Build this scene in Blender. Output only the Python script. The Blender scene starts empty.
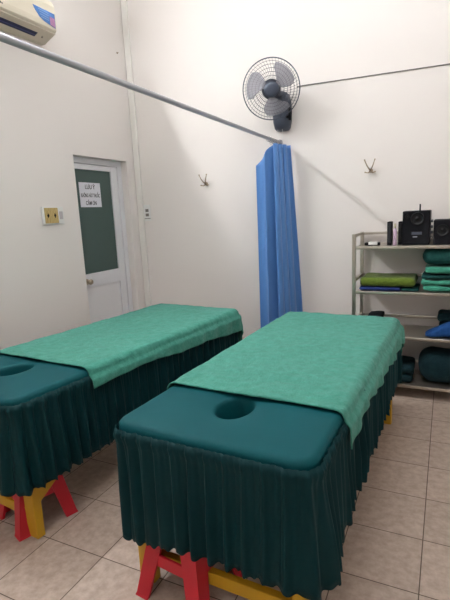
import bpy, bmesh, math, random
from mathutils import Vector, Matrix, noise

random.seed(7)
S = bpy.context.scene
COL = S.collection
PI = math.pi

# ------------------------------------------------------------------ camera
cam_d = bpy.data.cameras.new('camera')
cam_d.sensor_fit = 'VERTICAL'
cam_d.sensor_height = 36.0
cam_d.sensor_width = 27.0
cam_d.lens = 454.17 / 600 * 36
cam = bpy.data.objects.new('camera', cam_d)
COL.objects.link(cam)
YAW, PITCH, ROLL = 0.457673, 0.185176, -0.049192
fw = Vector((-math.sin(YAW) * math.cos(PITCH), math.cos(YAW) * math.cos(PITCH), -math.sin(PITCH)))
rt0 = Vector((math.cos(YAW), math.sin(YAW), 0))
up0 = rt0.cross(fw)
rt = rt0 * math.cos(ROLL) + up0 * math.sin(ROLL)
up = up0 * math.cos(ROLL) - rt0 * math.sin(ROLL)
M = Matrix((rt, up, -fw)).transposed().to_4x4()
M.translation = Vector((1.543, -1.247, 1.3764))
cam.matrix_world = M
S.camera = cam

# ------------------------------------------------------------------ world, exposure
w = bpy.data.worlds.new('room_world')
S.world = w
w.use_nodes = True
w.node_tree.nodes['Background'].inputs[0].default_value = (0.8, 0.85, 0.95, 1)
w.node_tree.nodes['Background'].inputs[1].default_value = 0.05
S.view_settings.view_transform = 'Standard'
S.view_settings.look = 'None'
S.view_settings.gamma = 1.0
S.view_settings.use_curve_mapping = False
S.view_settings.exposure = 0.52
TUBE_SIDE = 260.0      # fluorescent tube on the left wall
FILL_FRONT = 40.0     # added fill tube, unseen, on the wall behind the camera
FILL_CEIL = 110.0      # added fill tube, unseen, on the ceiling above the beds

# ------------------------------------------------------------------ helpers
def srgb(r, g, b):
    f = lambda c: (c / 255 / 12.92) if c / 255 <= 0.04045 else ((c / 255 + 0.055) / 1.055) ** 2.4
    return (f(r), f(g), f(b), 1)

def mat(name, col, rough=0.5, metal=0.0, bump=None, vary=None, emit=None, sheen=0.0, spec=None, coat=0.0):
    """procedural principled material; bump=(scale,strength,distance), vary=(scale,amount)"""
    m = bpy.data.materials.new(name)
    m.use_nodes = True
    nt = m.node_tree
    b = nt.nodes['Principled BSDF']
    b.inputs['Base Color'].default_value = col
    b.inputs['Roughness'].default_value = rough
    b.inputs['Metallic'].default_value = metal
    if sheen:
        b.inputs['Sheen Weight'].default_value = sheen
    if spec is not None:
        b.inputs['Specular IOR Level'].default_value = spec
    if coat:
        b.inputs['Coat Weight'].default_value = coat
    tc = nt.nodes.new('ShaderNodeTexCoord')
    if vary:
        n = nt.nodes.new('ShaderNodeTexNoise')
        n.inputs['Scale'].default_value = vary[0]
        n.inputs['Detail'].default_value = 5
        nt.links.new(tc.outputs['Object'], n.inputs['Vector'])
        mx = nt.nodes.new('ShaderNodeMix')
        mx.data_type = 'RGBA'
        a = vary[1]
        mx.inputs[6].default_value = (col[0] * (1 - a), col[1] * (1 - a), col[2] * (1 - a), 1)
        mx.inputs[7].default_value = (min(1, col[0] * (1 + a)), min(1, col[1] * (1 + a)), min(1, col[2] * (1 + a)), 1)
        nt.links.new(n.outputs['Fac'], mx.inputs[0])
        nt.links.new(mx.outputs[2], b.inputs['Base Color'])
    if bump:
        n = nt.nodes.new('ShaderNodeTexNoise')
        n.inputs['Scale'].default_value = bump[0]
        n.inputs['Detail'].default_value = 4
        nt.links.new(tc.outputs['Object'], n.inputs['Vector'])
        bp = nt.nodes.new('ShaderNodeBump')
        bp.inputs['Strength'].default_value = bump[1]
        bp.inputs['Distance'].default_value = bump[2]
        nt.links.new(n.outputs['Fac'], bp.inputs['Height'])
        nt.links.new(bp.outputs['Normal'], b.inputs['Normal'])
    if emit:
        b.inputs['Emission Color'].default_value = emit[0]
        b.inputs['Emission Strength'].default_value = emit[1]
    return m

def add_box(bm, lo, hi, bevel=0.0, seg=2, mtx=None):
    t = bmesh.new()
    bmesh.ops.create_cube(t, size=1)
    for v in t.verts:
        v.co = Vector([(lo[i] + hi[i]) / 2 + v.co[i] * (hi[i] - lo[i]) for i in range(3)])
    if bevel:
        bmesh.ops.bevel(t, geom=t.edges[:], offset=bevel, segments=seg, affect='EDGES', profile=0.5)
    if mtx:
        bmesh.ops.transform(t, matrix=mtx, verts=t.verts)
    merge(bm, t)

def merge(bm, t):
    base = {}
    for v in t.verts:
        base[v] = bm.verts.new(v.co)
    for f in t.faces:
        try:
            nf = bm.faces.new([base[v] for v in f.verts])
            nf.smooth = f.smooth
        except ValueError:
            pass
    t.free()

def frame_of(d):
    d = d.normalized()
    a = Vector((0, 0, 1)) if abs(d.z) < 0.9 else Vector((1, 0, 0))
    x = d.cross(a).normalized()
    return x, d.cross(x).normalized()

def add_tube(bm, pts, r, seg=12, closed=False, caps=True):
    """swept tube; r a number or one radius per point"""
    pts = [Vector(p) for p in pts]
    n = len(pts)
    rs = r if isinstance(r, (list, tuple)) else [r] * n
    rings = []
    px = None
    for i in range(n):
        if closed:
            d = pts[(i + 1) % n] - pts[i - 1]
        else:
            d = pts[min(i + 1, n - 1)] - pts[max(i - 1, 0)]
        d.normalize()
        if px is None:
            px, _ = frame_of(d)
        px = (px - d * px.dot(d)).normalized()
        py = d.cross(px)
        rings.append([bm.verts.new(pts[i] + (px * math.cos(2 * PI * k / seg) + py * math.sin(2 * PI * k / seg)) * rs[i]) for k in range(seg)])
    for i in range(n if closed else n - 1):
        a, b = rings[i], rings[(i + 1) % n]
        for k in range(seg):
            f = bm.faces.new((a[k], a[(k + 1) % seg], b[(k + 1) % seg], b[k]))
            f.smooth = True
    if caps and not closed:
        bm.faces.new(rings[0][::-1])
        bm.faces.new(rings[-1])

def add_lathe(bm, prof, seg=32, mtx=None):
    """profile of (radius, height) about z"""
    rings = []
    for r, z in prof:
        ring = []
        for k in range(seg):
            p = Vector((r * math.cos(2 * PI * k / seg), r * math.sin(2 * PI * k / seg), z))
            ring.append(bm.verts.new(mtx @ p if mtx else p))
        rings.append(ring)
    for a, b in zip(rings, rings[1:]):
        for k in range(seg):
            f = bm.faces.new((a[k], a[(k + 1) % seg], b[(k + 1) % seg], b[k]))
            f.smooth = True
    bm.faces.new(rings[0][::-1])
    bm.faces.new(rings[-1])

def add_prism(bm, poly, axis, a, b, smooth=False):
    """extrude a 2d polygon along axis from a to b"""
    def P(p, t):
        if axis == 'y':
            return Vector((p[0], t, p[1]))
        if axis == 'x':
            return Vector((t, p[0], p[1]))
        return Vector((p[0], p[1], t))
    A = [bm.verts.new(P(p, a)) for p in poly]
    B = [bm.verts.new(P(p, b)) for p in poly]
    n = len(poly)
    for i in range(n):
        f = bm.faces.new((A[i], A[(i + 1) % n], B[(i + 1) % n], B[i]))
        f.smooth = smooth
    bm.faces.new(A[::-1])
    bm.faces.new(B)

def soft_box(bm, lo, hi, r, amp=0.004, nscale=9.0, n=(22, 14, 8), seed=0.0):
    """rounded box with a soft cloth-like unevenness"""
    lo, hi = Vector(lo), Vector(hi)
    c, h = (lo + hi) / 2, (hi - lo) / 2
    r = min(r, *h)
    vs = {}
    def vert(i, j, k):
        key = (i, j, k)
        if key not in vs:
            p = Vector((-1 + 2 * i / n[0], -1 + 2 * j / n[1], -1 + 2 * k / n[2]))
            p = Vector((p[0] * h[0], p[1] * h[1], p[2] * h[2]))
            inner = Vector([max(-(h[q] - r), min(h[q] - r, p[q])) for q in range(3)])
            d = p - inner
            nn = d.normalized() if d.length > 1e-9 else Vector((0, 0, 0))
            p = inner + nn * r
            wp = p + c
            a = noise.noise(wp * nscale + Vector((seed, seed * 2, 0)))
            b = noise.noise(wp * nscale * 3.1 + Vector((seed * 3, 0, seed)))
            q = wp + nn * (amp * (a + 0.35 * b) - amp)
            q.z = max(q.z, lo.z)
            vs[key] = bm.verts.new(q)
        return vs[key]
    def face(*k):
        try:
            f = bm.faces.new([vert(*q) for q in k])
            f.smooth = True
        except ValueError:
            pass
    X, Y, Z = n
    for i in range(X):
        for j in range(Y):
            face((i, j, 0), (i, j + 1, 0), (i + 1, j + 1, 0), (i + 1, j, 0))
            face((i, j, Z), (i + 1, j, Z), (i + 1, j + 1, Z), (i, j + 1, Z))
    for i in range(X):
        for k in range(Z):
            face((i, 0, k), (i + 1, 0, k), (i + 1, 0, k + 1), (i, 0, k + 1))
            face((i, Y, k), (i, Y, k + 1), (i + 1, Y, k + 1), (i + 1, Y, k))
    for j in range(Y):
        for k in range(Z):
            face((0, j, k), (0, j, k + 1), (0, j + 1, k + 1), (0, j + 1, k))
            face((X, j, k), (X, j + 1, k), (X, j + 1, k + 1), (X, j, k + 1))

def obj(name, bm, m, parent=None, loc=None, autosmooth=False):
    bmesh.ops.recalc_face_normals(bm, faces=bm.faces[:])
    me = bpy.data.meshes.new(name)
    bm.to_mesh(me)
    bm.free()
    if isinstance(m, (list, tuple)):
        for q in m:
            me.materials.append(q)
    else:
        me.materials.append(m)
    o = bpy.data.objects.new(name, me)
    COL.objects.link(o)
    if loc:
        o.location = loc
    if parent:
        o.parent = parent
    return o

def tag(o, label=None, cat=None, group=None, kind=None):
    if label: o['label'] = label
    if cat: o['category'] = cat
    if group: o['group'] = group
    if kind: o['kind'] = kind
    return o

def empty(name, loc=(0, 0, 0), rz=0.0):
    o = bpy.data.objects.new(name, None)
    o.location = loc
    o.rotation_euler = (0, 0, rz)
    o.empty_display_size = 0.1
    COL.objects.link(o)
    return o

def copy_tree(o, parent=None):
    c = o.copy()
    COL.objects.link(c)
    if parent: c.parent = parent
    for ch in list(o.children):
        copy_tree(ch, c)
    return c

def boxes(*bs, bevel=0.0):
    bm = bmesh.new()
    for lo, hi in bs:
        add_box(bm, lo, hi, bevel)
    return bm

def text_mesh(name, body, size, m, parent, mtx, extrude=0.0006, squeeze=1.0):
    cu = bpy.data.curves.new(name, 'FONT')
    cu.body = body
    cu.size = size
    cu.align_x = 'CENTER'
    cu.align_y = 'CENTER'
    cu.extrude = extrude
    cu.offset = size * 0.02
    t = bpy.data.objects.new(name + '_curve', cu)
    COL.objects.link(t)
    dg = bpy.context.evaluated_depsgraph_get()
    me = bpy.data.meshes.new_from_object(t.evaluated_get(dg))
    me.name = name
    bpy.data.objects.remove(t)
    bpy.data.curves.remove(cu)
    me.materials.clear()
    me.materials.append(m)
    me.transform(mtx @ Matrix.Diagonal((squeeze, 1, 1, 1)))
    o = bpy.data.objects.new(name, me)
    COL.objects.link(o)
    o.parent = parent
    return o

# ------------------------------------------------------------------ materials
M_wall = mat('wall_paint', srgb(229, 223, 219), 0.55, bump=(60, 0.06, 0.002), vary=(1.2, 0.02), spec=0.35)
M_ceil = mat('ceiling_paint', srgb(236, 235, 233), 0.8)
M_trunk = mat('trunking_plastic', srgb(228, 225, 220), 0.4)
M_steel = mat('brushed_steel', srgb(184, 177, 166), 0.3, metal=0.9, bump=(250, 0.05, 0.001))
M_chrome = mat('chromed_steel', srgb(200, 200, 202), 0.18, metal=1.0)
M_rail = mat('galvanised_rail', srgb(170, 171, 178), 0.4, metal=0.45)
M_hook = mat('aged_metal', srgb(172, 156, 136), 0.35, metal=0.8)
M_alu = mat('white_door_metal', srgb(222, 222, 226), 0.35)
M_black = mat('black_plastic', srgb(13, 14, 20), 0.5, spec=0.15)
M_blackg = mat('black_gloss', srgb(10, 11, 15), 0.35, spec=0.3)
M_fan = mat('fan_plastic', srgb(58, 66, 82), 0.45)
M_fanwire = mat('fan_wire', srgb(52, 55, 66), 0.6)
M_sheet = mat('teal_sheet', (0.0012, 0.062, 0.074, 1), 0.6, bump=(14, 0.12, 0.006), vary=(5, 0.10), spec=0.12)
M_skirt_shaded = mat('teal_skirt_shaded', (0.0018, 0.028, 0.033, 1), 0.6, bump=(25, 0.15, 0.004), vary=(5, 0.12), spec=0.12)  # same cloth as the sheet, its shade put into a darker base colour
M_yellow = mat('yellow_paint', srgb(192, 148, 24), 0.5, bump=(40, 0.2, 0.002), vary=(7, 0.12))
M_red = mat('red_plastic', srgb(188, 22, 42), 0.38, vary=(4, 0.06))
M_ac = mat('aged_white_plastic', srgb(226, 217, 198), 0.4)
M_white = mat('white_plastic', srgb(228, 228, 226), 0.4)
M_paper = mat('white_paper', srgb(214, 214, 222), 0.8)
M_ink = mat('black_ink', srgb(36, 36, 40), 0.7)

def towel_mat(name, c1, c2, scale=120, strength=0.55, sheen=0.12):
    m = bpy.data.materials.new(name)
    m.use_nodes = True
    nt = m.node_tree
    b = nt.nodes['Principled BSDF']
    b.inputs['Roughness'].default_value = 0.9
    b.inputs['Sheen Weight'].default_value = sheen if c2[1] > 0.1 else 0.0
    b.inputs['Specular IOR Level'].default_value = 0.2
    tc = nt.nodes.new('ShaderNodeTexCoord')
    n1 = nt.nodes.new('ShaderNodeTexNoise'); n1.inputs['Scale'].default_value = 34; n1.inputs['Detail'].default_value = 6
    n1.inputs['Roughness'].default_value = 0.65
    n2 = nt.nodes.new('ShaderNodeTexNoise'); n2.inputs['Scale'].default_value = scale; n2.inputs['Detail'].default_value = 3
    nt.links.new(tc.outputs['Object'], n1.inputs['Vector'])
    nt.links.new(tc.outputs['Object'], n2.inputs['Vector'])
    rp = nt.nodes.new('ShaderNodeValToRGB')
    rp.color_ramp.elements[0].position = 0.32; rp.color_ramp.elements[0].color = c1
    rp.color_ramp.elements[1].position = 0.7; rp.color_ramp.elements[1].color = c2
    nt.links.new(n1.outputs['Fac'], rp.inputs[0])
    nt.links.new(rp.outputs[0], b.inputs['Base Color'])
    ad = nt.nodes.new('ShaderNodeMath'); ad.operation = 'MULTIPLY_ADD'
    ad.inputs[1].default_value = 1.6
    nt.links.new(n1.outputs['Fac'], ad.inputs[0]); nt.links.new(n2.outputs['Fac'], ad.inputs[2])
    bp = nt.nodes.new('ShaderNodeBump'); bp.inputs['Strength'].default_value = strength; bp.inputs['Distance'].default_value = 0.006
    nt.links.new(ad.outputs[0], bp.inputs['Height'])
    nt.links.new(bp.outputs['Normal'], b.inputs['Normal'])
    return m

M_towel = towel_mat('green_terry', (0.034, 0.200, 0.152, 1), (0.066, 0.285, 0.225, 1))
M_gtowel = towel_mat('green_shelf_terry', (0.035, 0.22, 0.155, 1), (0.06, 0.30, 0.21, 1))
M_dgreen = towel_mat('dark_green_cloth', (0.008, 0.055, 0.052, 1), (0.014, 0.085, 0.078, 1))
M_olive = towel_mat('olive_terry', (0.075, 0.12, 0.012, 1), (0.125, 0.185, 0.022, 1))
M_navy = towel_mat('navy_cloth', (0.012, 0.025, 0.12, 1), (0.025, 0.045, 0.19, 1))
M_blue = towel_mat('blue_cloth', (0.006, 0.045, 0.16, 1), (0.014, 0.072, 0.24, 1), strength=0.3)
M_dteal = towel_mat('dark_teal_cloth', (0.003, 0.017, 0.023, 1), (0.006, 0.027, 0.034, 1))
M_dcloth = towel_mat('charcoal_cloth', (0.006, 0.009, 0.014, 1), (0.014, 0.018, 0.026, 1))
M_curtain = mat('blue_curtain', (0.066, 0.200, 0.50, 1), 0.55, bump=(140, 0.12, 0.002), vary=(6, 0.06), sheen=0.25)

# floor: ceramic tiles of 30 cm with dark joints, speckled beige
def floor_mat():
    m = bpy.data.materials.new('floor_tiles')
    m.use_nodes = True
    nt = m.node_tree
    L = nt.links
    b = nt.nodes['Principled BSDF']
    geo = nt.nodes.new('ShaderNodeNewGeometry')
    sep = nt.nodes.new('ShaderNodeSeparateXYZ')
    L.new(geo.outputs['Position'], sep.inputs[0])
    def math_(op, a, bval=None, c=None):
        n = nt.nodes.new('ShaderNodeMath'); n.operation = op
        for i, x in enumerate((a, bval, c)):
            if x is None: continue
            if isinstance(x, (int, float)): n.inputs[i].default_value = x
            else: L.new(x, n.inputs[i])
        return n.outputs[0]
    def edge(s):
        t = math_('DIVIDE', s, 0.3)
        f = math_('FRACT', math_('ADD', t, 100.0))
        d = math_('ABSOLUTE', math_('SUBTRACT', f, 0.5))
        return math_('SUBTRACT', 0.5, d), math_('FLOOR', t)
    ex, ix = edge(sep.outputs[0])
    ey, iy = edge(sep.outputs[1])
    e = math_('MINIMUM', ex, ey)
    mr = nt.nodes.new('ShaderNodeMapRange')
    mr.inputs['From Min'].default_value = 0.004; mr.inputs['From Max'].default_value = 0.0085
    L.new(e, mr.inputs['Value'])
    n1 = nt.nodes.new('ShaderNodeTexNoise'); n1.inputs['Scale'].default_value = 26; n1.inputs['Detail'].default_value = 7; n1.inputs['Roughness'].default_value = 0.6
    L.new(geo.outputs['Position'], n1.inputs['Vector'])
    rp = nt.nodes.new('ShaderNodeValToRGB')
    rp.color_ramp.elements[0].position = 0.34; rp.color_ramp.elements[0].color = srgb(174, 154, 139)
    rp.color_ramp.elements[1].position = 0.66; rp.color_ramp.elements[1].color = srgb(200, 182, 168)
    L.new(n1.outputs['Fac'], rp.inputs[0])
    cmb = nt.nodes.new('ShaderNodeCombineXYZ'); L.new(ix, cmb.inputs[0]); L.new(iy, cmb.inputs[1])
    wn = nt.nodes.new('ShaderNodeTexWhiteNoise'); L.new(cmb.outputs[0], wn.inputs['Vector'])
    hs = nt.nodes.new('ShaderNodeHueSaturation')
    L.new(math_('MULTIPLY_ADD', wn.outputs['Value'], 0.12, 0.94), hs.inputs['Value'])
    L.new(rp.outputs[0], hs.inputs['Color'])
    mx = nt.nodes.new('ShaderNodeMix'); mx.data_type = 'RGBA'
    mx.inputs[6].default_value = srgb(88, 72, 62)
    L.new(mr.outputs[0], mx.inputs[0]); L.new(hs.outputs[0], mx.inputs[7])
    L.new(mx.outputs[2], b.inputs['Base Color'])
    rr = math_('MULTIPLY_ADD', mr.outputs[0], -0.35, 0.8)
    L.new(rr, b.inputs['Roughness'])
    bp = nt.nodes.new('ShaderNodeBump'); bp.inputs['Strength'].default_value = 0.4; bp.inputs['Distance'].default_value = 0.003
    L.new(math_('ADD', mr.outputs[0], math_('MULTIPLY', n1.outputs['Fac'], 0.25)), bp.inputs['Height'])
    L.new(bp.outputs['Normal'], b.inputs['Normal'])
    return m
M_floor = floor_mat()

# ------------------------------------------------------------------ the room
XL, XR, YB, YF, H = -1.2, 2.75, 2.5, -2.3, 3.65
DY0, DY1, DZ, DD = 1.676, 2.366, 1.915, 0.08      # door opening in the left wall
def struct(o, label=None):
    o['kind'] = 'structure'
    if label: o['label'] = label
    return o
struct(obj('floor', boxes(((XL - 0.2, YF - 0.12, -0.1), (XR + 0.12, YB + 0.12, 0))), M_floor), 'beige ceramic tile floor with dark joints')
struct(obj('ceiling', boxes(((XL - 0.2, YF - 0.12, H), (XR + 0.12, YB + 0.12, H + 0.1))), M_ceil))
struct(obj('wall_back', boxes(((XL - 0.2, YB, 0), (XR + 0.12, YB + 0.12, H))), M_wall), 'off-white back wall behind the shelf and curtain')
struct(obj('wall_left', boxes(((XL - 0.2, YF - 0.12, 0), (XL, DY0, H)), ((XL - 0.2, DY1, 0), (XL, YB, H)),
                              ((XL - 0.2, DY0, DZ), (XL, DY1, H))), M_wall), 'off-white left wall with the recessed door')
struct(obj('wall_right', boxes(((XR, YF - 0.12, 0), (XR + 0.12, YB, H))), M_wall))
struct(obj('wall_front', boxes(((XL - 0.2, YF - 0.12, 0), (XR, YF, H))), M_wall))

# door in its recess: frame, leaf with dark glass above and a white panel below
door = struct(empty('door_1', (XL - DD, (DY0 + DY1) / 2, 0)), 'white metal door with dark green glass in the left wall')
def dbox(*bs, bevel=0.0):
    c = door.location
    bm = bmesh.new()
    for lo, hi in bs:
        add_box(bm, [lo[i] - c[i] for i in range(3)], [hi[i] - c[i] for i in range(3)], bevel)
    return bm
xd = XL - DD
obj('door_frame', dbox(((xd - 0.06, 2.31, 0), (xd + 0.012, DY1, DZ - 0.001)), ((xd - 0.06, DY0, 0), (xd + 0.012, DY0 + 0.014, DZ - 0.001)),
                       ((xd - 0.06, DY0 + 0.014, DZ - 0.05), (xd + 0.012, 2.31, DZ - 0.001)), bevel=0.003), M_alu, door)
obj('door_leaf', dbox(((xd - 0.04, DY0 + 0.016, 0.01), (xd, 1.742, DZ - 0.052)), ((xd - 0.04, 2.222, 0.01), (xd, 2.308, DZ - 0.052)),
                      ((xd - 0.04, 1.742, 1.818), (xd, 2.222, DZ - 0.052)), ((xd - 0.04, 1.742, 0.80), (xd, 2.222, 0.921)),
                      ((xd - 0.04, 1.742, 0.01), (xd, 2.222, 0.12)), bevel=0.002), M_alu, door)
M_dpanel = mat('white_door_panel', srgb(224, 224, 226), 0.4)
obj('door_panel', dbox(((xd - 0.03, 1.742, 0.12), (xd - 0.012, 2.222, 0.80))), M_dpanel, door)
M_glass = mat('dark_green_glass', srgb(62, 82, 78), 0.22, vary=(2, 0.06), spec=0.4)
obj('glass_pane', dbox(((xd - 0.026, 1.742, 0.921), (xd - 0.014, 2.222, 1.818))), M_glass, door)
bm = bmesh.new()
Rk = Matrix.Rotation(PI / 2, 4, 'Y')
add_lathe(bm, [(0.026, 0), (0.026, 0.006), (0.011, 0.010), (0.010, 0.028), (0.022, 0.034), (0.026, 0.046), (0.020, 0.058), (0.004, 0.061)], 24,
          Matrix.Translation(Vector((xd, 1.766, 0.858)) - door.location) @ Rk)
obj('door_knob', bm, M_hook, door)

# white lidded conduit box running up the corner
tr = empty('cable_trunking', (XL, YB, 0))
tag(tr, 'white plastic cable trunking running up the corner beside the door', 'cable trunking')
obj('lower_run', boxes(((0.004, -0.026, 0.0), (0.064, -0.001, 1.556)), bevel=0.003), M_trunk, tr)
obj('upper_run', boxes(((0.004, -0.026, 1.560), (0.064, -0.001, H - 0.002)), bevel=0.003), M_trunk, tr)

# ------------------------------------------------------------------ fluorescent battens: one on the left wall, two added for fill
def batten(loc, rz, strength, label, length=1.2, rx=0.0):
    o = empty('fluorescent_light', loc, rz)
    o.rotation_euler[0] = rx
    tag(o, label, 'light', None)
    # local: x along the tube, -y out of the wall
    obj('batten', boxes(((-length / 2 - 0.02, -0.045, 0.0), (length / 2 + 0.02, -0.001, 0.055)), bevel=0.004), M_white, o)
    bm = bmesh.new()
    add_tube(bm, [(-length / 2 + 0.025, -0.075, 0.028), (length / 2 - 0.025, -0.075, 0.028)], 0.014, 16)
    mt = mat('tube_glow', (1, 1, 1, 1), 0.4, emit=((0.97, 0.985, 1.0, 1), strength))
    obj('tube', bm, mt, o)
    for s in (-1, 1):
        obj('tube_holder', boxes(((s * length / 2 - 0.024, -0.092, 0.008), (s * length / 2 + 0.02, -0.043, 0.048)), bevel=0.003), M_white, o)
    return o
batten((XL, 0.62, 3.06), PI / 2, TUBE_SIDE, 'white fluorescent batten on the left wall above the air conditioner')
batten((1.0, YF, 3.0), PI, FILL_FRONT, 'added unseen fill batten on the wall behind the camera')  # out-of-frame batten added as weak fill from the camera side
batten((1.1, 0.75, H), 0.0, FILL_CEIL, 'added unseen fill batten on the ceiling above the beds', rx=PI / 2)  # out-of-frame batten added to fill the room from above

# ------------------------------------------------------------------ massage beds
BW, BL, BZ, HEM = 0.752, 1.85, 0.678, 0.264
def rrect(n, w, l, r, inset=0.0):
    """n points (x, y, nx, ny, s) of a rounded rectangle about the origin by arc length"""
    hw, hl = w / 2 - r, l / 2 - r
    rr = r
    segs = [('l', (hw, -hl), (hw, hl), (1, 0)), ('a', (hw, hl), 0), ('l', (hw, hl), (-hw, hl), (0, 1)), ('a', (-hw, hl), PI / 2),
            ('l', (-hw, hl), (-hw, -hl), (-1, 0)), ('a', (-hw, -hl), PI), ('l', (-hw, -hl), (hw, -hl), (0, -1)), ('a', (hw, -hl), 1.5 * PI)]
    lens = [(2 * hl), rr * PI / 2, 2 * hw, rr * PI / 2, 2 * hl, rr * PI / 2, 2 * hw, rr * PI / 2]
    tot = sum(lens)
    out = []
    for i in range(n):
        s = tot * i / n
        t = s
        k = 0
        while t > lens[k]:
            t -= lens[k]; k += 1
        g = segs[k]
        if g[0] == 'l':
            f = t / lens[k]
            x = g[1][0] + (g[2][0] - g[1][0]) * f + g[3][0] * rr
            y = g[1][1] + (g[2][1] - g[1][1]) * f + g[3][1] * rr
            out.append((x, y, g[3][0], g[3][1], s))
        else:
            a = g[2] + t / rr
            out.append((g[1][0] + rr * math.cos(a), g[1][1] + rr * math.sin(a), math.cos(a), math.sin(a), s))
    return out, tot

HX, HY, HA, HB = -0.012, -BL / 2 + 0.285, 0.072, 0.098      # face hole centre and half-axes (bed coordinates)
def sheet_bm():
    bm = bmesh.new()
    N, R = 360, 0.027
    pts, tot = rrect(N, BW - 0.012, BL - 0.012, 0.066)
    rings = []
    hole = []
    for x, y, nx, ny, s in pts:
        a = math.atan2(y - HY, x - HX)
        hole.append((HX + HA * math.cos(a), HY + HB * math.sin(a)))
    def top(x, y):
        d = math.hypot((x - HX) / HA, (y - HY) / HB)
        dip = 0.010 * math.exp(-max(0, d - 1) * 2.2)
        e = min(BW / 2 - abs(x), BL / 2 - abs(y))
        crown = 0.004 * min(1, max(0, e / 0.15))
        return BZ - 0.004 + crown - dip + 0.0016 * noise.noise(Vector((x * 7, y * 7, 1)))
    # inside of the face hole
    for dz, k in ((-0.20, 0.62), (-0.14, 0.72), (-0.06, 0.84), (-0.03, 0.88), (-0.010, 0.93)):
        rings.append([bm.verts.new((HX + (hx - HX) * k, HY + (hy - HY) * k, top(hx, hy) + dz)) for hx, hy in hole])
    steps = [0, .03, .07, .12, .18, .25, .33, .42, .52, .62, .72, .82, .92, 1]
    for t in steps:
        ring = []
        for (hx, hy), (x, y, nx, ny, s) in zip(hole, pts):
            ix, iy = x - nx * R, y - ny * R
            px, py = hx + (ix - hx) * t, hy + (iy - hy) * t
            ring.append(bm.verts.new((px, py, top(px, py))))
        rings.append(ring)
    for q in range(1, 7):
        a = q / 6 * PI / 2
        ring = []
        for x, y, nx, ny, s in pts:
            ix, iy = x - nx * R, y - ny * R
            z0 = top(ix, iy)
            pk = 0.0025 * math.sin(2 * PI * s / 0.033 + 2 * noise.noise(Vector((s * 5, 0, 0)))) * (q / 6) ** 2
            ring.append(bm.verts.new((ix + nx * (R * math.sin(a) + pk), iy + ny * (R * math.sin(a) + pk), z0 - R * (1 - math.cos(a)))))
        rings.append(ring)
    rings.append([bm.verts.new((v.co.x, v.co.y, v.co.z - 0.03)) for v in rings[-1]])
    for a, b in zip(rings, rings[1:]):
        for k in range(N):
            f = bm.faces.new((a[k], a[(k + 1) % N], b[(k + 1) % N], b[k]))
            f.smooth = True
    return bm

def skirt_bm(seed):
    bm = bmesh.new()
    N, ROWS = 1500, 16
    pts, tot = rrect(N, BW, BL, 0.066)
    npl = round(tot / 0.066)
    rings = []
    for r in range(ROWS + 1):
        t = r / ROWS
        ring = []
        for x, y, nx, ny, s in pts:
            th = 2 * PI * s / tot
            circ = Vector((math.cos(th) * tot / (2 * PI), math.sin(th) * tot / (2 * PI), seed))
            ph = npl * th + 4.2 * noise.noise(circ * 3.6) + 0.5 * noise.noise(circ * 4 + Vector((0, 0, t * 1.2)))
            ph2 = 2.0 * npl * th + 2.2 * noise.noise(circ * 5 + Vector((3, 1, 0)))
            amp = 0.0035 + 0.0135 * min(1, t * 1.7) ** 0.8
            mod = 0.72 + 0.95 * noise.noise(circ * 6 + Vector((9, 0, t)))
            fine = 0.0022 * (1 - t) * math.sin(ph2 * 1.5)
            d = amp * mod * (math.sin(ph) + 0.28 * math.sin(ph2) + 0.7 * noise.noise(circ * 9 + Vector((0, 4, t * .6)))) + fine + 0.008 * t - 0.001 + 0.026 * t * math.exp(-(math.hypot(x - BW / 2, y + BL / 2) / 0.25) ** 2) + 0.010 * math.exp(-((t - .06) / .05) ** 2)
            zb = HEM + 0.03 * (y / BL + 0.5) - 0.006 * math.exp(-(math.hypot(x - BW / 2, y + BL / 2) / 0.22) ** 2) - 0.044 * math.exp(-(math.hypot(x + BW / 2, y + BL / 2) / 0.25) ** 2) + 0.0045 * math.sin(ph2 * 1.1) + 0.004 * math.sin(ph + 1.2) + 0.016 * noise.noise(circ * 2.3 + Vector((0, 5, 0)))
            z = (BZ - 0.026) + (zb - (BZ - 0.026)) * t
            ring.append(bm.verts.new((x + nx * d, y + ny * d, z)))
        rings.append(ring)
    for a, b in zip(rings, rings[1:]):
        for k in range(N):
            f = bm.faces.new((a[k], a[(k + 1) % N], b[(k + 1) % N], b[k]))
            f.smooth = True
    return bm

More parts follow.
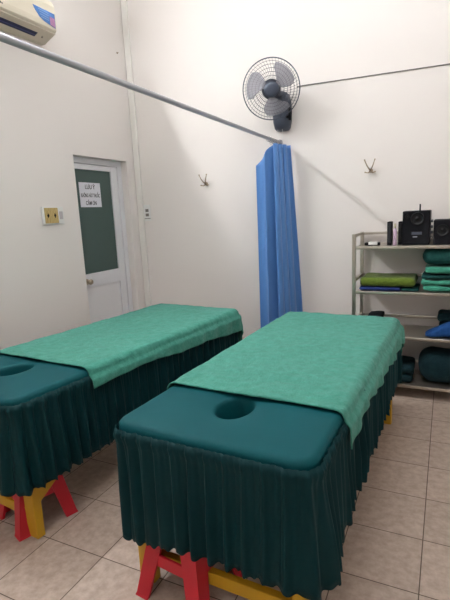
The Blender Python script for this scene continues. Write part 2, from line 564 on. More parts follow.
def make_bed(nr, ang, label, seed):
    """nr: world position of the near right top corner; ang: rotation"""
    c, s = math.cos(ang), math.sin(ang)
    lx, ly = -BW / 2, BL / 2
    o = empty('massage_bed', (nr[0] + c * lx - s * ly, nr[1] + s * lx + c * ly, 0), ang)
    tag(o, label, 'massage bed')
    sk = obj('skirt', skirt_bm(seed), M_skirt_shaded, o)
    sd = sk.modifiers.new('thickness', 'SOLIDIFY'); sd.thickness = 0.0012
    sh = obj('sheet', sheet_bm(), M_sheet, o)
    # padded board under the sheet with the face hole cut through
    bm = bmesh.new()
    N = 96
    pts, tot = rrect(N, BW - 0.09, BL - 0.09, 0.04)
    rings = []
    for z, hole in ((0.615, 1), (0.615, 0), (0.58, 0), (0.58, 1)):
        ring = []
        for x, y, nx, ny, q in pts:
            a = math.atan2(y - HY, x - HX)
            ring.append(bm.verts.new((HX + HA * .97 * math.cos(a), HY + HB * .97 * math.sin(a), z) if hole else (x, y, z)))
        rings.append(ring)
    for i in range(4):
        a, b = rings[i], rings[(i + 1) % 4]
        for k in range(N):
            bm.faces.new((a[k], a[(k + 1) % N], b[(k + 1) % N], b[k]))
    obj('bed_board', bm, M_yellow, o)
    hw, hl = BW / 2, BL / 2
    for sx in (-1, 1):
        for sy in (-1, 1):
            bm = bmesh.new()
            x1, x0 = sorted((sx * (hw - 0.03), sx * (hw - 0.098)))[::-1]
            y1, y0 = sorted((sy * (hl - 0.06), sy * (hl - 0.10)))[::-1]
            add_box(bm, (x0, y0, 0), (x1, y1, 0.578), 0.003)
            obj('leg', bm, M_yellow, o)
    for sx in (-1, 1):
        x1, x0 = sorted((sx * (hw - 0.034), sx * (hw - 0.074)))[::-1]
        for sy in (-1, 1):
            bm = bmesh.new()
            ya = -hl + 0.101
            add_prism(bm, [(sy * -ya, 0.165), (sy * -ya, 0.245), (sy * -(ya + 0.52), 0.578), (sy * -(ya + 0.64), 0.578)], 'x', x0, x1)
            obj('brace', bm, M_yellow, o)
    for sy in (-1, 1):
        y1, y0 = sorted((sy * (hl - 0.065), sy * (hl - 0.095)))[::-1]
        obj('stretcher', boxes(((-hw + 0.099, y0, 0.085), (hw - 0.099, y1, 0.135)), bevel=0.003), M_yellow, o)
    return o

def make_towel(bed, front, drops, far_hang, tip, label, seed, left=0.06):
    """terry towel: flat on top, folding over the edges; drops(v 0..1) -> hanging length on the right side"""
    bm = bmesh.new()
    R, Z0 = 0.036, BZ + 0.008
    NU, NV = 120, 210
    ihw, ihl = BW / 2 - R - 0.001, BL / 2 - R + 0.004
    arc = R * PI / 2
    rows = []
    vmax = ihl + arc + far_hang
    for j in range(NV + 1):
        row = []
        f = j / NV
        for i in range(NU + 1):
            g = i / NU
            ur = ihw + arc + drops(f)
            ul = -(ihw + arc + left)
            a = ul + (ur - ul) * g
            v0 = front(a)
            b = v0 + (vmax - v0) * f
            ca, cb = max(-ihw, min(ihw, a)), min(ihl, b)
            ea, eb = a - ca, b - cb
            d = math.hypot(ea, eb)
            p = Vector((ca, cb, Z0))
            nz = Vector((a * 1.0, b * 1.0, seed))
            wr = 0.004 * noise.noise(nz * 6) + 0.0026 * noise.noise(nz * 17) + 0.0012 * noise.noise(nz * 45)
            wr += 0.0022 * max(0, 1 - abs(a - b * .25 - .3) / .35) * noise.noise(Vector((a * 9, b * 30, seed)))
            wr = max(wr, -0.004) + 0.002
            if d > 1e-9:
                n = Vector((ea / d, eb / d, 0))
                if d < arc:
                    t = d / R
                    p += n * R * math.sin(t) + Vector((0, 0, -R * (1 - math.cos(t))))
                    nn = n * math.sin(t) + Vector((0, 0, math.cos(t)))
                else:
                    h = d - arc
                    p += n * R + Vector((0, 0, -R - h))
                    nn = n
                    s_ = b if abs(ea) > abs(eb) else a
                    p += n * (0.019 * min(1, h / .02) + 0.05 * min(h, .09) + 0.006 * math.sin(s_ * 2 * PI / 0.16 + 3 * noise.noise(Vector((s_ * 3, seed, 0)))) * min(1, h / 0.06))
                p += nn * wr
            else:
                p += Vector((0, 0, wr))
            row.append(bm.verts.new(p))
        rows.append(row)
    for r0, r1 in zip(rows, rows[1:]):
        for i in range(NU):
            fc = bm.faces.new((r0[i], r0[i + 1], r1[i + 1], r1[i]))
            fc.smooth = True
    o = obj('bath_towel', bm, M_towel)
    o.location = bed.location
    o.rotation_euler = bed.rotation_euler
    sd = o.modifiers.new('thickness', 'SOLIDIFY'); sd.thickness = 0.005; sd.offset = 1
    tag(o, label, 'towel')
    return o

bedR = make_bed((1.236, -0.112), -0.034, 'massage bed in the foreground with dark teal sheet and gathered skirt', 1.3)
bedL = make_bed((-0.016, -0.090), -0.106, 'massage bed nearer the door, dark teal skirt, cut off by the left frame edge', 8.1)
FR_R = -BL / 2 + 0.365
FR_L = -BL / 2 + 0.400
make_towel(bedR, lambda a: FR_R - 0.02 * a - 0.03 * max(0, a - .33), lambda f: 0.045 + 0.075 * f + 0.05 * math.exp(-f * 16) + 0.008 * math.sin(f * 23), 0.20, 0,
           'light green terry towel spread over the foreground massage bed', 2.0)
make_towel(bedL, lambda a: FR_L + 0.03 * a, lambda f: 0.03 + 0.10 * f + 0.03 * math.exp(-f * 16) + 0.006 * math.sin(f * 19), 0.24, 0,
           'light green terry towel spread over the massage bed nearer the door', 5.0)

# ------------------------------------------------------------------ red plastic stools under the beds
def make_stool(loc, rz, base, label, group='red stools under the beds'):
    o = empty('plastic_stool', (loc[0], loc[1], 0), rz)
    tag(o, label, 'stool')
    hb, ht, hh = base / 2, base / 2 - 0.062, 0.335
    def cx(z):                       # half spread of the legs' outer faces at height z
        return hb + (ht - hb) * z / hh
    bm = bmesh.new()
    add_box(bm, (-ht - 0.012, -ht - 0.012, hh - 0.02), (ht + 0.012, ht + 0.012, hh), 0.008)
    add_box(bm, (-ht - 0.004, -ht - 0.004, hh - 0.075), (ht + 0.004, ht + 0.004, hh - 0.018), 0.004)
    obj('seat', bm, M_red, o)
    for sx in (-1, 1):
        for sy in (-1, 1):
            # L-shaped leg tapering to the floor
            bm = bmesh.new()
            rings = []
            for z in (0.0, 0.012, 0.17, 0.275):
                c = cx(z)
                wdt = 0.056 + 0.018 * z / 0.38
                th = 0.012
                L = [(c, c), (c - wdt, c), (c - wdt, c - th), (c - th, c - th), (c - th, c - wdt), (c, c - wdt)]
                if z == 0.0:
                    L = [(c + 0.003 if p == c else p, q + 0.003 if q == c else q) for p, q in L]
                rings.append([bm.verts.new((sx * x, sy * y, z)) for x, y in L])
            for a, b in zip(rings, rings[1:]):
                for k in range(6):
                    bm.faces.new((a[k], a[(k + 1) % 6], b[(k + 1) % 6], b[k]))
            bm.faces.new(rings[0]); bm.faces.new(rings[-1])
            obj('leg', bm, M_red, o)
    c = cx(0.165)
    for k in range(4):
        bm = bmesh.new()
        add_box(bm, (-c + 0.046, c - 0.013, 0.13), (c - 0.046, c - 0.003, 0.178), 0.002, mtx=Matrix.Rotation(k * PI / 2, 4, 'Z'))
        obj('crossbar', bm, M_red, o)
    return o
def stool_from_corner(corner, which, rz, base, label):
    dx, dy = which[0] * base / 2, which[1] * base / 2
    c, s = math.cos(rz), math.sin(rz)
    return make_stool((corner[0] - (c * dx - s * dy), corner[1] - (s * dx + c * dy)), rz, base, label)
stool_from_corner((0.548, -0.098), (-1, -1), -0.12, 0.30, 'red plastic stool under the foreground massage bed')
stool_from_corner((-0.108, -0.066), (1, -1), -0.335, 0.275, 'red plastic stool under the near end of the left massage bed')

# ------------------------------------------------------------------ curtain rail and curtain
RZ_ = 1.937
RA, RB = Vector((0.274, YB, RZ_)), Vector((0.334, YF, RZ_))
def rail_x(y):
    return RA.x + (RB.x - RA.x) * (YB - y) / (YB - YF)
rail = empty('curtain_rail', (RA.x, YB, RZ_))
tag(rail, 'grey metal curtain rail crossing the room to the back wall', 'curtain rail')
bm = bmesh.new()
add_tube(bm, [Vector((0, -0.002, 0)), RB - RA + Vector((0, 0.002, 0))], 0.0125, 16)
obj('tube', bm, M_rail, rail)
bm = bmesh.new()
add_lathe(bm, [(0.026, 0), (0.026, 0.006), (0.018, 0.012), (0.018, 0.022)], 24, Matrix.Translation((0, -0.001, 0)) @ Matrix.Rotation(PI / 2, 4, 'X'))
obj('wall_flange', bm, M_rail, rail)

cur = empty('curtain', (0.30, 2.3, 0))
tag(cur, 'blue curtain bunched at the wall end of the rail', 'curtain')
bm = bmesh.new()
NS, NZ = 320, 60
rows = []
for j in range(NZ + 1):
    row = []
    for i in range(NS + 1):
        s = i / NS                                     # 0 at the back wall, 1 at the front edge
        ztop = RZ_ - 0.035
        if s > 0.76:
            ztop -= 0.16 * ((s - 0.76) / 0.24)          # the front corner hangs free
        t = j / NZ
        z = ztop + (0.26 - ztop) * t
        q = (RZ_ - z) / (RZ_ - 0.26)
        ph = 2 * PI * 4.25 * s + 0.9 * noise.noise(Vector((s * 3, q * 1.0, 3))) + 0.4
        k = max(0.0, (s - 0.76) / 0.24)                # front fold spreads towards the room
        x_r, x_l = 0.360 + 0.080 * q, 0.290 - 0.115 * k - 0.012 * q
        x = x_r + (x_l - x_r) * s + (0.022 + 0.010 * q) * (1 - k) * math.sin(ph + 1.2)
        y = 2.425 - 0.235 * s + (0.030 + 0.022 * min(1, q * 2)) * math.sin(ph) * (1 - 0.75 * k)
        y = min(y, YB - 0.012)
        row.append(bm.verts.new((x - 0.30, y - 2.3, z)))
    rows.append(row)
for r0, r1 in zip(rows, rows[1:]):
    for i in range(NS):
        f = bm.faces.new((r0[i], r0[i + 1], r1[i + 1], r1[i]))
        f.smooth = True
cf = obj('fabric', bm, M_curtain, cur)
sd = cf.modifiers.new('thickness', 'SOLIDIFY'); sd.thickness = 0.0015
for k in range(7):
    bm = bmesh.new()
    yy = 2.44 - 0.036 * k
    add_tube(bm, [Vector((rail_x(yy) - 0.30 + 0.018 * math.cos(a * PI / 9), yy - 2.3, RZ_ - 0.004 + 0.018 * math.sin(a * PI / 9))) for a in range(18)], 0.0018, 6, closed=True)
    obj('curtain_ring', bm, M_chrome, cur)
    bm = bmesh.new()
    add_tube(bm, [(rail_x(yy) - 0.30, yy - 2.3, RZ_ - 0.021), (rail_x(yy) - 0.285, yy - 2.3, RZ_ - 0.05)], 0.0014, 6)
    obj('curtain_hook', bm, M_chrome, cur)

# ------------------------------------------------------------------ wall fan
fan = empty('wall_fan', (0.306, YB, 2.172))
tag(fan, 'dark grey wall fan with round wire guard above the curtain', 'fan')
F0 = fan.location
# wall column
bm = bmesh.new()
n = 20
prof = []
for z, wd, dp in ((-0.150, 0.020, 0.03), (-0.146, 0.036, 0.06), (-0.130, 0.047, 0.088), (-0.08, 0.055, 0.10), (0.0, 0.058, 0.10), (0.08, 0.054, 0.095), (0.13, 0.042, 0.085), (0.15, 0.02, 0.06)):
    ring = []
    for k in range(n):
        a = PI * k / (n - 1)
        ring.append(bm.verts.new((1.32 * wd * math.cos(a), -0.001 - dp * math.sin(a) ** 0.7, z)))
    prof.append(ring)
for a, b in zip(prof, prof[1:]):
    for k in range(n):
        f = bm.faces.new((a[k], a[(k + 1) % n], b[(k + 1) % n], b[k])); f.smooth = k < n - 1
bm.faces.new(prof[0]); bm.faces.new(prof[-1])
obj('wall_column', bm, M_fan, fan)
HC = Vector((0.318, 2.20, 2.283)) - F0            # centre of the guard
ax = Vector((0.34, -0.90, -0.25)).normalized()    # direction the fan blows
vx = Vector((0, 0, 1)).cross(ax).normalized()
vy = ax.cross(vx)
FM = Matrix((vx, vy, ax)).transposed().to_4x4()
FM.translation = HC
# neck and motor
bm = bmesh.new()
add_tube(bm, [Vector((0.0, -0.06, 0.09)), Vector((-0.005, -0.09, 0.12)), HC - ax * 0.10 + Vector((0, 0, -0.03))], [0.030, 0.028, 0.024], 16)
obj('neck', bm, M_fan, fan)
bm = bmesh.new()
add_lathe(bm, [(0.03, -0.19), (0.055, -0.175), (0.070, -0.14), (0.072, -0.09), (0.066, -0.055), (0.03, -0.05)], 36, FM)
obj('motor_housing', bm, M_fan, fan)
GR = 0.212
def ring_pts(r, z, k=72):
    return [FM @ Vector((r * math.cos(2 * PI * i / k), r * math.sin(2 * PI * i / k), z)) for i in range(k)]
bm = bmesh.new()
add_tube(bm, ring_pts(GR, 0.0), 0.0042, 8, closed=True)
obj('guard_rim', bm, M_fan, fan)
def dome(r, s):
    return s * (0.052 * (1 - (r / GR) ** 2.2))
def guard(sign, nm):
    bm = bmesh.new()
    for r in (0.070, 0.095, 0.120, 0.145, 0.170, 0.192):
        add_tube(bm, ring_pts(r, dome(r, sign)), 0.0012, 5, closed=True)
    for k in range(54):
        a = 2 * PI * k / 54
        pts = []
        for i in range(8):
            r = 0.045 + (GR - 0.045) * i / 7
            aa = a + 0.25 * (i / 7)
            pts.append(FM @ Vector((r * math.cos(aa), r * math.sin(aa), dome(r, sign))))
        add_tube(bm, pts, 0.0007, 4)
    obj(nm, bm, M_fanwire, fan)
guard(1, 'front_guard')
guard(-1, 'rear_guard')
bm = bmesh.new()
add_lathe(bm, [(0.052, 0.043), (0.055, 0.050), (0.050, 0.058), (0.030, 0.062), (0.004, 0.063)], 36, FM)
obj('guard_badge', bm, M_fan, fan)
M_blade = mat('smoky_blade', srgb(205, 205, 214), 0.25, spec=0.3)
_b = M_blade.node_tree.nodes['Principled BSDF']
_b.inputs['Transmission Weight'].default_value = 0.65
_b.inputs['IOR'].default_value = 1.05
bm = bmesh.new()
add_lathe(bm, [(0.040, -0.03), (0.048, -0.02), (0.048, 0.012), (0.036, 0.026), (0.005, 0.030)], 32, FM)
obj('blade_hub', bm, M_fan, fan)
for kb in range(3):
    bm = bmesh.new()
    a0 = 2 * PI * kb / 3 + 0.5
    rows = []
    for i in range(15):
        f = i / 14
        r = 0.044 + 0.142 * f
        half = 0.30 + 0.36 * math.sin(min(1, f * 1.25) * PI / 2) - 0.28 * max(0, f - .75) * 2
        row = []
        for j in range(13):
            g = -1 + 2 * j / 12
            aa = a0 + half * g + 0.35 * f
            row.append(bm.verts.new(FM @ Vector((r * math.cos(aa), r * math.sin(aa), -0.002 + 0.022 * g * (1 - .3 * f)))))
        rows.append(row)
    for r0, r1 in zip(rows, rows[1:]):
        for j in range(12):
            fc = bm.faces.new((r0[j], r0[j + 1], r1[j + 1], r1[j])); fc.smooth = True
    o = obj('blade', bm, M_blade, fan)
    sd = o.modifiers.new('thickness', 'SOLIDIFY'); sd.thickness = 0.002
bm = bmesh.new()
add_tube(bm, [(0.056, -0.07, -0.055), (0.085, -0.085, -0.055)], 0.011, 12)
add_tube(bm, [(0.085, -0.085, -0.085), (0.088, -0.088, -0.03), (0.082, -0.085, 0.01)], [0.012, 0.014, 0.009], 12)
obj('swing_knob', bm, M_black, fan)
for dx, ln in ((-0.022, 0.135), (0.016, 0.115)):
    bm = bmesh.new()
    add_tube(bm, [(dx, -0.075, -0.143), (dx, -0.075, -0.143 - ln)], 0.0014, 6)
    add_tube(bm, [(dx, -0.075, -0.143 - ln), (dx, -0.075, -0.157 - ln)], 0.004, 8)
    obj('pull_cord', bm, M_white, fan)

bm = bmesh.new()
add_tube(bm, [(0.43, YB - 0.012, 2.345), (0.47, YB - 0.005, 2.348), (1.0, YB - 0.0045, 2.336), (1.52, YB - 0.0045, 2.3245), (XR - 0.002, YB - 0.0045, 2.297)], 0.0042, 8)
tag(obj('power_cable', bm, mat('grey_cable', srgb(120, 116, 112), 0.5)), 'thin grey cable running across the back wall from the fan', 'cable')

# ------------------------------------------------------------------ coat hooks
def make_hook(x, z, rz, label):
    o = empty('coat_hook', (x, YB, z))
    tag(o, label, 'hook')
    bm = bmesh.new()
    add_lathe(bm, [(0.016, 0), (0.016, 0.004), (0.010, 0.009), (0.008, 0.018), (0.002, 0.02)], 20, Matrix.Translation((0, -0.001, -0.012)) @ Matrix.Rotation(PI / 2, 4, 'X'))
    obj('wall_plate', bm, M_hook, o)
    for s in (-1, 1):
        bm = bmesh.new()
        add_tube(bm, [(0.002 * s, -0.016, -0.012), (0.010 * s, -0.040, 0.0), (0.024 * s, -0.058, 0.028), (0.036 * s, -0.066, 0.060)], [0.0055, 0.005, 0.0045, 0.004], 10)
        bmesh.ops.create_uvsphere(bm, u_segments=10, v_segments=8, radius=0.0065, matrix=Matrix.Translation((0.037 * s, -0.0665, 0.063)))
        obj('upper_prong', bm, M_hook, o)
        bm = bmesh.new()
        add_tube(bm, [(0.002 * s, -0.014, -0.018), (0.016 * s, -0.030, -0.030), (0.034 * s, -0.040, -0.026)], [0.005, 0.0045, 0.004], 10)
        bmesh.ops.create_uvsphere(bm, u_segments=10, v_segments=8, radius=0.0065, matrix=Matrix.Translation((0.036 * s, -0.041, -0.025)))
        obj('lower_prong', bm, M_hook, o)
    return o
make_hook(1.0, 1.668, 0, 'metal coat hook above the shelf, right of the blue curtain')
make_hook(-0.43, 1.672, 0, 'metal coat hook between the door and the blue curtain')

# ------------------------------------------------------------------ sockets and switch plates
sk = empty('wall_socket', (-1.096, YB, 1.43))
tag(sk, 'white double socket plate on the back wall beside the trunking', 'socket')
obj('plate', boxes(((-0.037, -0.010, -0.078), (0.037, -0.001, 0.078)), bevel=0.003), M_white, sk)
M_sockdark = mat('socket_grey', srgb(120, 116, 110), 0.5)
for z in (0.024, -0.018):
    obj('outlet', boxes(((-0.018, -0.0125, z - 0.014), (0.018, -0.0095, z + 0.014)), bevel=0.002), M_sockdark, sk)
obj('dark_line', boxes(((-0.034, -0.012, -0.056), (0.034, -0.0095, -0.050))), M_sockdark, sk)  # thin grey line across the lower part of the plate

sw = empty('socket_panel', (XL, 1.383, 1.435))
tag(sw, 'wood-faced socket panel with a white switch on the left wall beside the door', 'socket panel')
obj('back_box', boxes(((0.001, -0.105, -0.066), (0.016, 0.105, 0.066)), bevel=0.003), M_white, sw)
M_wood = mat('yellowish_wood', srgb(190, 164, 104), 0.5)
nt = M_wood.node_tree
wv = nt.nodes.new('ShaderNodeTexWave'); wv.bands_direction = 'Y'; wv.inputs['Scale'].default_value = 22; wv.inputs['Distortion'].default_value = 5
tc = nt.nodes.new('ShaderNodeTexCoord'); rp = nt.nodes.new('ShaderNodeValToRGB')
rp.color_ramp.elements[0].color = srgb(165, 138, 82); rp.color_ramp.elements[1].color = srgb(206, 182, 122)
nt.links.new(tc.outputs['Object'], wv.inputs['Vector']); nt.links.new(wv.outputs['Fac'], rp.inputs[0]); nt.links.new(rp.outputs[0], nt.nodes['Principled BSDF'].inputs['Base Color'])
obj('wood_face', boxes(((0.0155, -0.088, -0.058), (0.020, 0.045, 0.058)), bevel=0.002), M_wood, sw)
for y in (-0.057, 0.012):
    bm = bmesh.new()
    add_prism(bm, [(y - 0.010, 0), (y, -0.020), (y + 0.010, 0), (y, 0.020)], 'x', 0.0195, 0.0215)
    obj('socket_hole', bm, M_black, sw)
obj('switch', boxes(((0.0155, 0.058, -0.030), (0.022, 0.092, 0.030)), bevel=0.003), mat('pale_grey_plastic', srgb(185, 180, 182), 0.4), sw)

bm = bmesh.new()
add_lathe(bm, [(0.008, 0), (0.008, 0.004), (0.003, 0.006), (0.003, 0.016)], 14, Matrix.Translation((XL, 2.365, 2.859)) @ Matrix.Rotation(PI / 2, 4, 'Y'))
tag(obj('wall_screw', bm, M_hook), 'small dark screw in the left wall high above the door', 'screw')

# ------------------------------------------------------------------ paper notice on the door glass
nx = xd - 0.0135
no = empty('paper_notice', (nx, 1.938, 1.605))
tag(no, 'white paper notice with black lettering taped to the door glass', 'notice')
obj('sheet', boxes(((0, -0.133, -0.105), (0.0012, 0.133, 0.105))), M_paper, no)
TM = Matrix(((0, 0, 1, 0.0016), (1, 0, 0, 0), (0, 1, 0, 0), (0, 0, 0, 1)))
for body, z, size, sq in (('LƯU Ý', 0.066, 0.052, 0.85), ('KHÔNG HÚT THUỐC', -0.006, 0.044, 0.55), ('CẢM ƠN', -0.072, 0.048, 0.72)):
    text_mesh('lettering', body, size, M_ink, no, Matrix.Translation((0, 0, z)) @ TM, squeeze=sq)

# ------------------------------------------------------------------ air conditioner
ac = empty('air_conditioner', (XL, 1.08, 2.665))
tag(ac, 'cream split air conditioner high on the left wall with blue sticker', 'air conditioner')
y0, y1 = -0.42, 0.385
prof = [(0.001, 0.0), (0.045, 0.0), (0.150, 0.045), (0.150, 0.055), (0.001, 0.055)]
bm = bmesh.new(); add_prism(bm, prof, 'y', y0, y1)
obj('lower_housing', bm, mat('beige_plastic', srgb(204, 194, 176), 0.45), ac)
prof = [(0.001, 0.056), (0.155, 0.056), (0.166, 0.065), (0.172, 0.10), (0.172, 0.17), (0.166, 0.22), (0.15, 0.255), (0.12, 0.27), (0.001, 0.272)]
bm = bmesh.new(); add_prism(bm, prof, 'y', y0, y1)
obj('front_panel', bm, M_ac, ac)
# air outlet in the sloping underside
dirv = Vector((0.105, 0, 0.045)).normalized(); nrm = Vector((dirv.z, 0, -dirv.x))
def slope_box(y_a, y_b, s0, s1, h):
    bm = bmesh.new()
    base = Vector((0.045, 0, 0.0))
    pts = []
    for hh in (-0.002, h):
        for y, s in ((y_a, s0), (y_b, s0), (y_b, s1), (y_a, s1)):
            p = base + dirv * s + nrm * hh; p.y = y
            pts.append(bm.verts.new(p))
    a = pts
    for f in ((0, 1, 2, 3), (4, 5, 6, 7), (0, 1, 5, 4), (1, 2, 6, 5), (2, 3, 7, 6), (3, 0, 4, 7)):
        bm.faces.new([a[i] for i in f])
    return bm
obj('air_outlet', slope_box(y0 + 0.05, y1 - 0.125, 0.030, 0.072, 0.0015), mat('outlet_navy', srgb(30, 36, 78), 0.5), ac)
obj('louvre', slope_box(y0 + 0.055, y1 - 0.13, 0.046, 0.051, 0.006), mat('louvre_blue', srgb(52, 60, 110), 0.4), ac)
bm = bmesh.new()
p0 = Vector((0.045, 0, 0)) + dirv * 0.05; p0.y = y1 - 0.07
bmesh.ops.create_uvsphere(bm, u_segments=12, v_segments=8, radius=0.008, matrix=Matrix.Translation(p0))
obj('indicator', bm, mat('indicator_grey', srgb(150, 140, 130), 0.4), ac)
def sticker(poly, x, m, nm):
    bm = bmesh.new()
    add_prism(bm, poly, 'x', x, x + 0.0012)
    return obj(nm, bm, m, ac)
st = [(y1 - 0.205, 0.170), (y1 - 0.185, 0.140), (y1 - 0.150, 0.108), (y1 - 0.115, 0.093), (y1 - 0.012, 0.074), (y1 - 0.010, 0.168)]
sticker([(a, b) for a, b in st], 0.1722, mat('sticker_blue', srgb(74, 126, 196), 0.4, vary=(20, 0.25)), 'sticker')
sticker([(y1 - 0.060, 0.086), (y1 - 0.016, 0.078), (y1 - 0.016, 0.135), (y1 - 0.060, 0.140)], 0.1736, mat('sticker_pink', srgb(170, 120, 160), 0.4, vary=(60, 0.35)), 'sticker_band')
M_stw = mat('sticker_pale', srgb(150, 185, 225), 0.5)
for q, z in enumerate((0.112, 0.126, 0.142, 0.156)):
    sticker([(y1 - 0.160 + 0.012 * (3 - q) * .6, z), (y1 - 0.070, z - 0.004), (y1 - 0.070, z), (y1 - 0.160 + 0.012 * (3 - q) * .6, z + 0.004)], 0.1736, M_stw, 'sticker_line')
bm = bmesh.new()
for k in range(6):
    add_box(bm, (0.170, -0.135 + k * 0.013, 0.084), (0.1732, -0.127 + k * 0.013, 0.096 - 0.003 * (k % 2)))
obj('badge', bm, mat('badge_grey', srgb(128, 120, 116), 0.4), ac)

# ------------------------------------------------------------------ metal shelf
SX0, SX1, SY0, SY1 = 0.932, 2.15, 2.10, 2.475
TZ = (1.108, 0.785, 0.462, 0.105)       # shelf surfaces
sh = empty('metal_shelf', (SX0, SY0, 0))
tag(sh, 'stainless steel four-tier shelf against the back wall', 'shelf')
def sb(*bs, bevel=0.003):
    bm = bmesh.new()
    for lo, hi in bs:
        add_box(bm, (lo[0] - SX0, lo[1] - SY0, lo[2]), (hi[0] - SX0, hi[1] - SY0, hi[2]), bevel)
    return bm
PW = 0.026
for x in (SX0, SX1 - PW):
    for y in (SY0, SY1 - PW):
        p = obj('post', sb(((x, y, 0.0), (x + PW, y + PW, 1.195))), M_steel, sh)
for z in TZ:
    bm = sb(((SX0 + PW + .001, SY0 + 0.002, z - 0.022), (SX1 - PW - .001, SY1 - 0.003, z)), bevel=0.004)
    obj('shelf_board', bm, M_steel, sh)
for q, z in enumerate(TZ):
    zr = z + 0.085
    obj('back_rail', sb(((SX0 + PW + .001, SY1 - PW + 0.004, zr - 0.022), (SX1 - PW - .001, SY1 - 0.004, zr - 0.002)), bevel=0.003), M_steel, sh)
    for x in (SX0, SX1 - PW):
        obj('side_rail', sb(((x + 0.003, SY0 + PW + .001, zr - 0.020), (x + PW - 0.003, SY1 - PW - .001, zr)), bevel=0.003), M_steel, sh)
M_cap = mat('post_cap', srgb(60, 56, 54), 0.5)

# things on the top board
zt = TZ[0] + 0.0005
t = empty('remote_control', (1.066, 2.17, zt))
tag(t, 'small black and white device lying at the left end of the top shelf', 'device')
obj('body', boxes(((-0.055, -0.018, 0.0), (0.050, 0.022, 0.022)), bevel=0.005), M_black, t)
obj('white_face', boxes(((-0.028, -0.0205, 0.005), (0.034, 0.010, 0.027)), bevel=0.003), M_white, t)

t = empty('satellite_speaker', (1.178, 2.19, zt))
tag(t, 'slim black speaker leftmost on the top shelf, left of the pale bottle', 'speaker')
obj('cabinet', boxes(((-0.015, -0.03, 0), (0.015, 0.06, 0.165)), bevel=0.004), M_black, t)
obj('grille', boxes(((-0.011, -0.033, 0.02), (0.011, -0.029, 0.155)), bevel=0.002), mat('speaker_grille', srgb(34, 35, 42), 0.7, bump=(500, 0.5, 0.001)), t)

t = empty('spray_bottle', (1.215, 2.165, zt))
tag(t, 'small pale pink bottle between the slim speakers on the top shelf', 'bottle')
bm = bmesh.new()
add_lathe(bm, [(0.010, 0), (0.0125, 0.004), (0.0125, 0.095), (0.009, 0.112), (0.006, 0.118)], 20)
obj('bottle_body', bm, mat('pale_pink_plastic', srgb(205, 180, 205), 0.3), t)
bm = bmesh.new()
add_lathe(bm, [(0.0065, 0.1185), (0.0065, 0.138), (0.005, 0.150), (0.002, 0.152)], 16)
obj('cap', bm, mat('cream_cap', srgb(205, 195, 165), 0.4), t)

t = empty('satellite_speaker', (1.246, 2.235, zt))
tag(t, 'slim black speaker tucked against the left side of the big speaker', 'speaker')
obj('cabinet', boxes(((-0.014, -0.03, 0), (0.014, 0.07, 0.162)), bevel=0.004), M_black, t)
obj('grille', boxes(((-0.010, -0.033, 0.02), (0.010, -0.029, 0.15)), bevel=0.002), M_blackg, t)

def cone(bm, c, r, depth=0.012):
    add_lathe(bm, [(r, 0), (r * 1.02, 0.004), (r * 0.9, 0.006), (r * 0.8, 0.001), (r * 0.35, -depth * .3), (r * 0.3, 0.003), (0.002, 0.006)], 32,
              Matrix.Translation(c) @ Matrix.Rotation(PI / 2, 4, 'X'))
t = empty('subwoofer', (1.353, 2.17, zt))
tag(t, 'large black speaker box with round driver and antenna on the top shelf', 'speaker')
obj('cabinet', boxes(((-0.091, 0.0, 0), (0.085, 0.24, 0.232)), bevel=0.006), M_black, t)
bm = bmesh.new(); cone(bm, Vector((0.005, -0.001, 0.178)), 0.043); obj('driver', bm, M_blackg, t)
bm = bmesh.new(); cone(bm, Vector((-0.06, -0.001, 0.195)), 0.014); obj('tweeter', bm, M_blackg, t)
obj('display', boxes(((-0.03, -0.003, 0.070), (0.035, 0.001, 0.088))), mat('display_grey', srgb(70, 76, 92), 0.3), t)
obj('brand_strip', boxes(((-0.022, -0.003, 0.052), (0.006, 0.001, 0.058))), mat('pale_print', srgb(170, 175, 185), 0.4), t)
for k in range(4):
    bm = bmesh.new()
    add_tube(bm, [(0.084, 0.03, 0.045 + 0.038 * k), (0.103, 0.03, 0.045 + 0.038 * k)], 0.010, 14)
    obj('knob', bm, mat('knob_grey', srgb(90, 92, 98), 0.4) if k else M_chrome, t)
bm = bmesh.new()
add_tube(bm, [(0.018, 0.03, 0.231), (0.018, 0.03, 0.276)], 0.005, 10)
obj('antenna', bm, M_black, t)

t = empty('speaker_box', (1.545, 2.17, zt))
tag(t, 'lower black speaker box on the top shelf, right of the large one', 'speaker')
obj('cabinet', boxes(((-0.085, 0.0, 0), (0.085, 0.2, 0.165)), bevel=0.006), M_black, t)
bm = bmesh.new(); cone(bm, Vector((-0.03, -0.001, 0.095)), 0.04); obj('driver', bm, M_blackg, t)

# second tier
def folded(name, lo, hi, layers, m, label, cat, seed, r=None, amp=0.004, group=None):
    bm = bmesh.new()
    dz = (hi[2] - lo[2]) / layers
    for k in range(layers):
        j = 0.006 * math.sin(seed * 3 + k * 2.1)
        soft_box(bm, (lo[0] + j, lo[1] - j * .5, lo[2] + dz * k), (hi[0] + j, hi[1], lo[2] + dz * (k + 1) + amp), r or dz * 0.5, amp, 9.0, seed=seed + k)
    c = Vector(((lo[0] + hi[0]) / 2, (lo[1] + hi[1]) / 2, lo[2]))
    for v in bm.verts:
        v.co -= c
    o = obj(name, bm, m, loc=c)
    return tag(o, label, cat, group)
z2 = TZ[1] + 0.0005
folded('folded_cloth', (0.975, 2.115, z2), (1.265, 2.40, z2 + 0.026), 1, M_navy, 'navy blue folded cloth beneath the olive towel on the second shelf', 'cloth', 1.0, amp=0.003)
folded('folded_cloth', (1.268, 2.13, z2), (1.384, 2.40, z2 + 0.020), 1, M_dgreen, 'thin dark green cloth between the navy cloth and the green stack', 'cloth', 2.0, amp=0.003)
folded('folded_towel', (0.945 + PW + 0.004, 2.112, z2 + 0.027), (1.362, 2.42, z2 + 0.094), 1, M_olive, 'olive green folded towel on the second shelf', 'towel', 3.0)
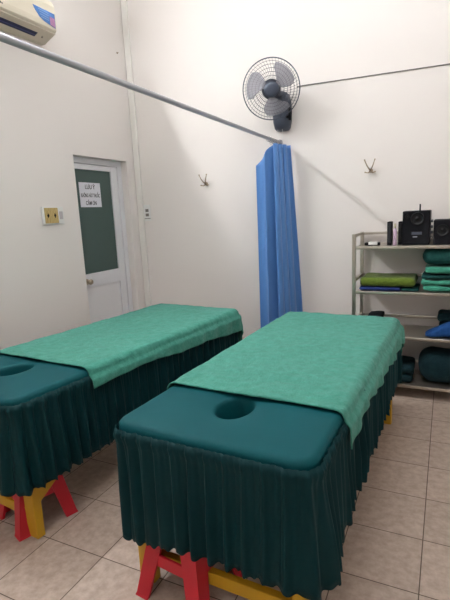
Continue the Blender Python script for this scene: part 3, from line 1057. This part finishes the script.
zz = z2
for k, (h_, mm, lb, ly) in enumerate(((0.082, M_gtowel, 'thick green folded towel at the bottom of the second-shelf stack', 2),
                                      (0.026, M_dgreen, 'thin dark green folded towel in the middle of the second-shelf stack', 1),
                                      (0.050, M_gtowel, 'green folded towel just under the dark blanket in the second-shelf stack', 1))):
    folded('folded_towel', (1.392 + 0.006 * k, 2.115 + 0.008 * (k % 2), zz), (1.80, 2.42, zz + h_), ly, mm, lb, 'towel', 5.0 + k, amp=0.010 if k != 1 else 0.004)
    zz += h_ + 0.007
folded('folded_blanket', (1.384, 2.125, zz + 0.001), (1.82, 2.43, zz + 0.113), 1, M_dgreen, 'dark green rolled blanket on top of the second-shelf towel stack', 'blanket', 9.0, r=0.056, amp=0.006)

# third tier
z3 = TZ[2] + 0.0005
folded('folded_cloth', (1.015, 2.14, z3), (1.14, 2.36, z3 + 0.128), 3, M_dcloth, 'black cloth pile at the left end of the third shelf', 'cloth', 12.0, amp=0.008)
folded('folded_cloth', (1.50, 2.25, z3), (1.84, 2.44, z3 + 0.150), 2, M_dteal, 'dark navy cloth behind the bright blue one on the third shelf', 'cloth', 13.0, amp=0.008)
bm = bmesh.new()
soft_box(bm, (0, 0, 0), (0.36, 0.125, 0.115), 0.04, 0.006, 8, seed=14)
for v in bm.verts:
    k = max(0.0, min(1.0, v.co.x / 0.16))
    v.co.z *= 0.22 + 0.78 * k
tag(obj('blue_bag', bm, M_blue, loc=(1.425, 2.115, z3)), 'bright blue crumpled cloth on the third shelf', 'cloth')
# bottom tier
z4 = TZ[3] + 0.0005
folded('folded_blanket', (1.06, 2.12, z4), (1.368, 2.43, z4 + 0.125), 2, M_dteal, 'low dark teal folded blanket on the bottom shelf', 'blanket', 16.0, amp=0.008)
bm = bmesh.new()
soft_box(bm, (0, 0, 0), (0.46, 0.31, 0.245), 0.11, 0.012, 7, seed=17)
tag(obj('blanket_pile', bm, M_dteal, loc=(1.375, 2.12, z4)), 'tall rounded dark blanket heap on the bottom shelf', 'blanket')

# repeats share a group
GROUPS = {'massage_bed': 'massage beds', 'bath_towel': 'terry towels on the massage beds', 'plastic_stool': 'red stools under the massage beds',
          'coat_hook': 'coat hooks on the back wall', 'satellite_speaker': 'slim speakers on the top shelf', 'folded_towel': 'folded towels on the second shelf',
          'fluorescent_light': 'fluorescent battens', 'folded_cloth': 'folded cloths on the shelf', 'folded_blanket': 'folded blankets on the shelf'}
for o in COL.objects:
    if o.parent is None and o.get('label'):
        g = GROUPS.get(o.name.split('.')[0])
        if g:
            o['group'] = g
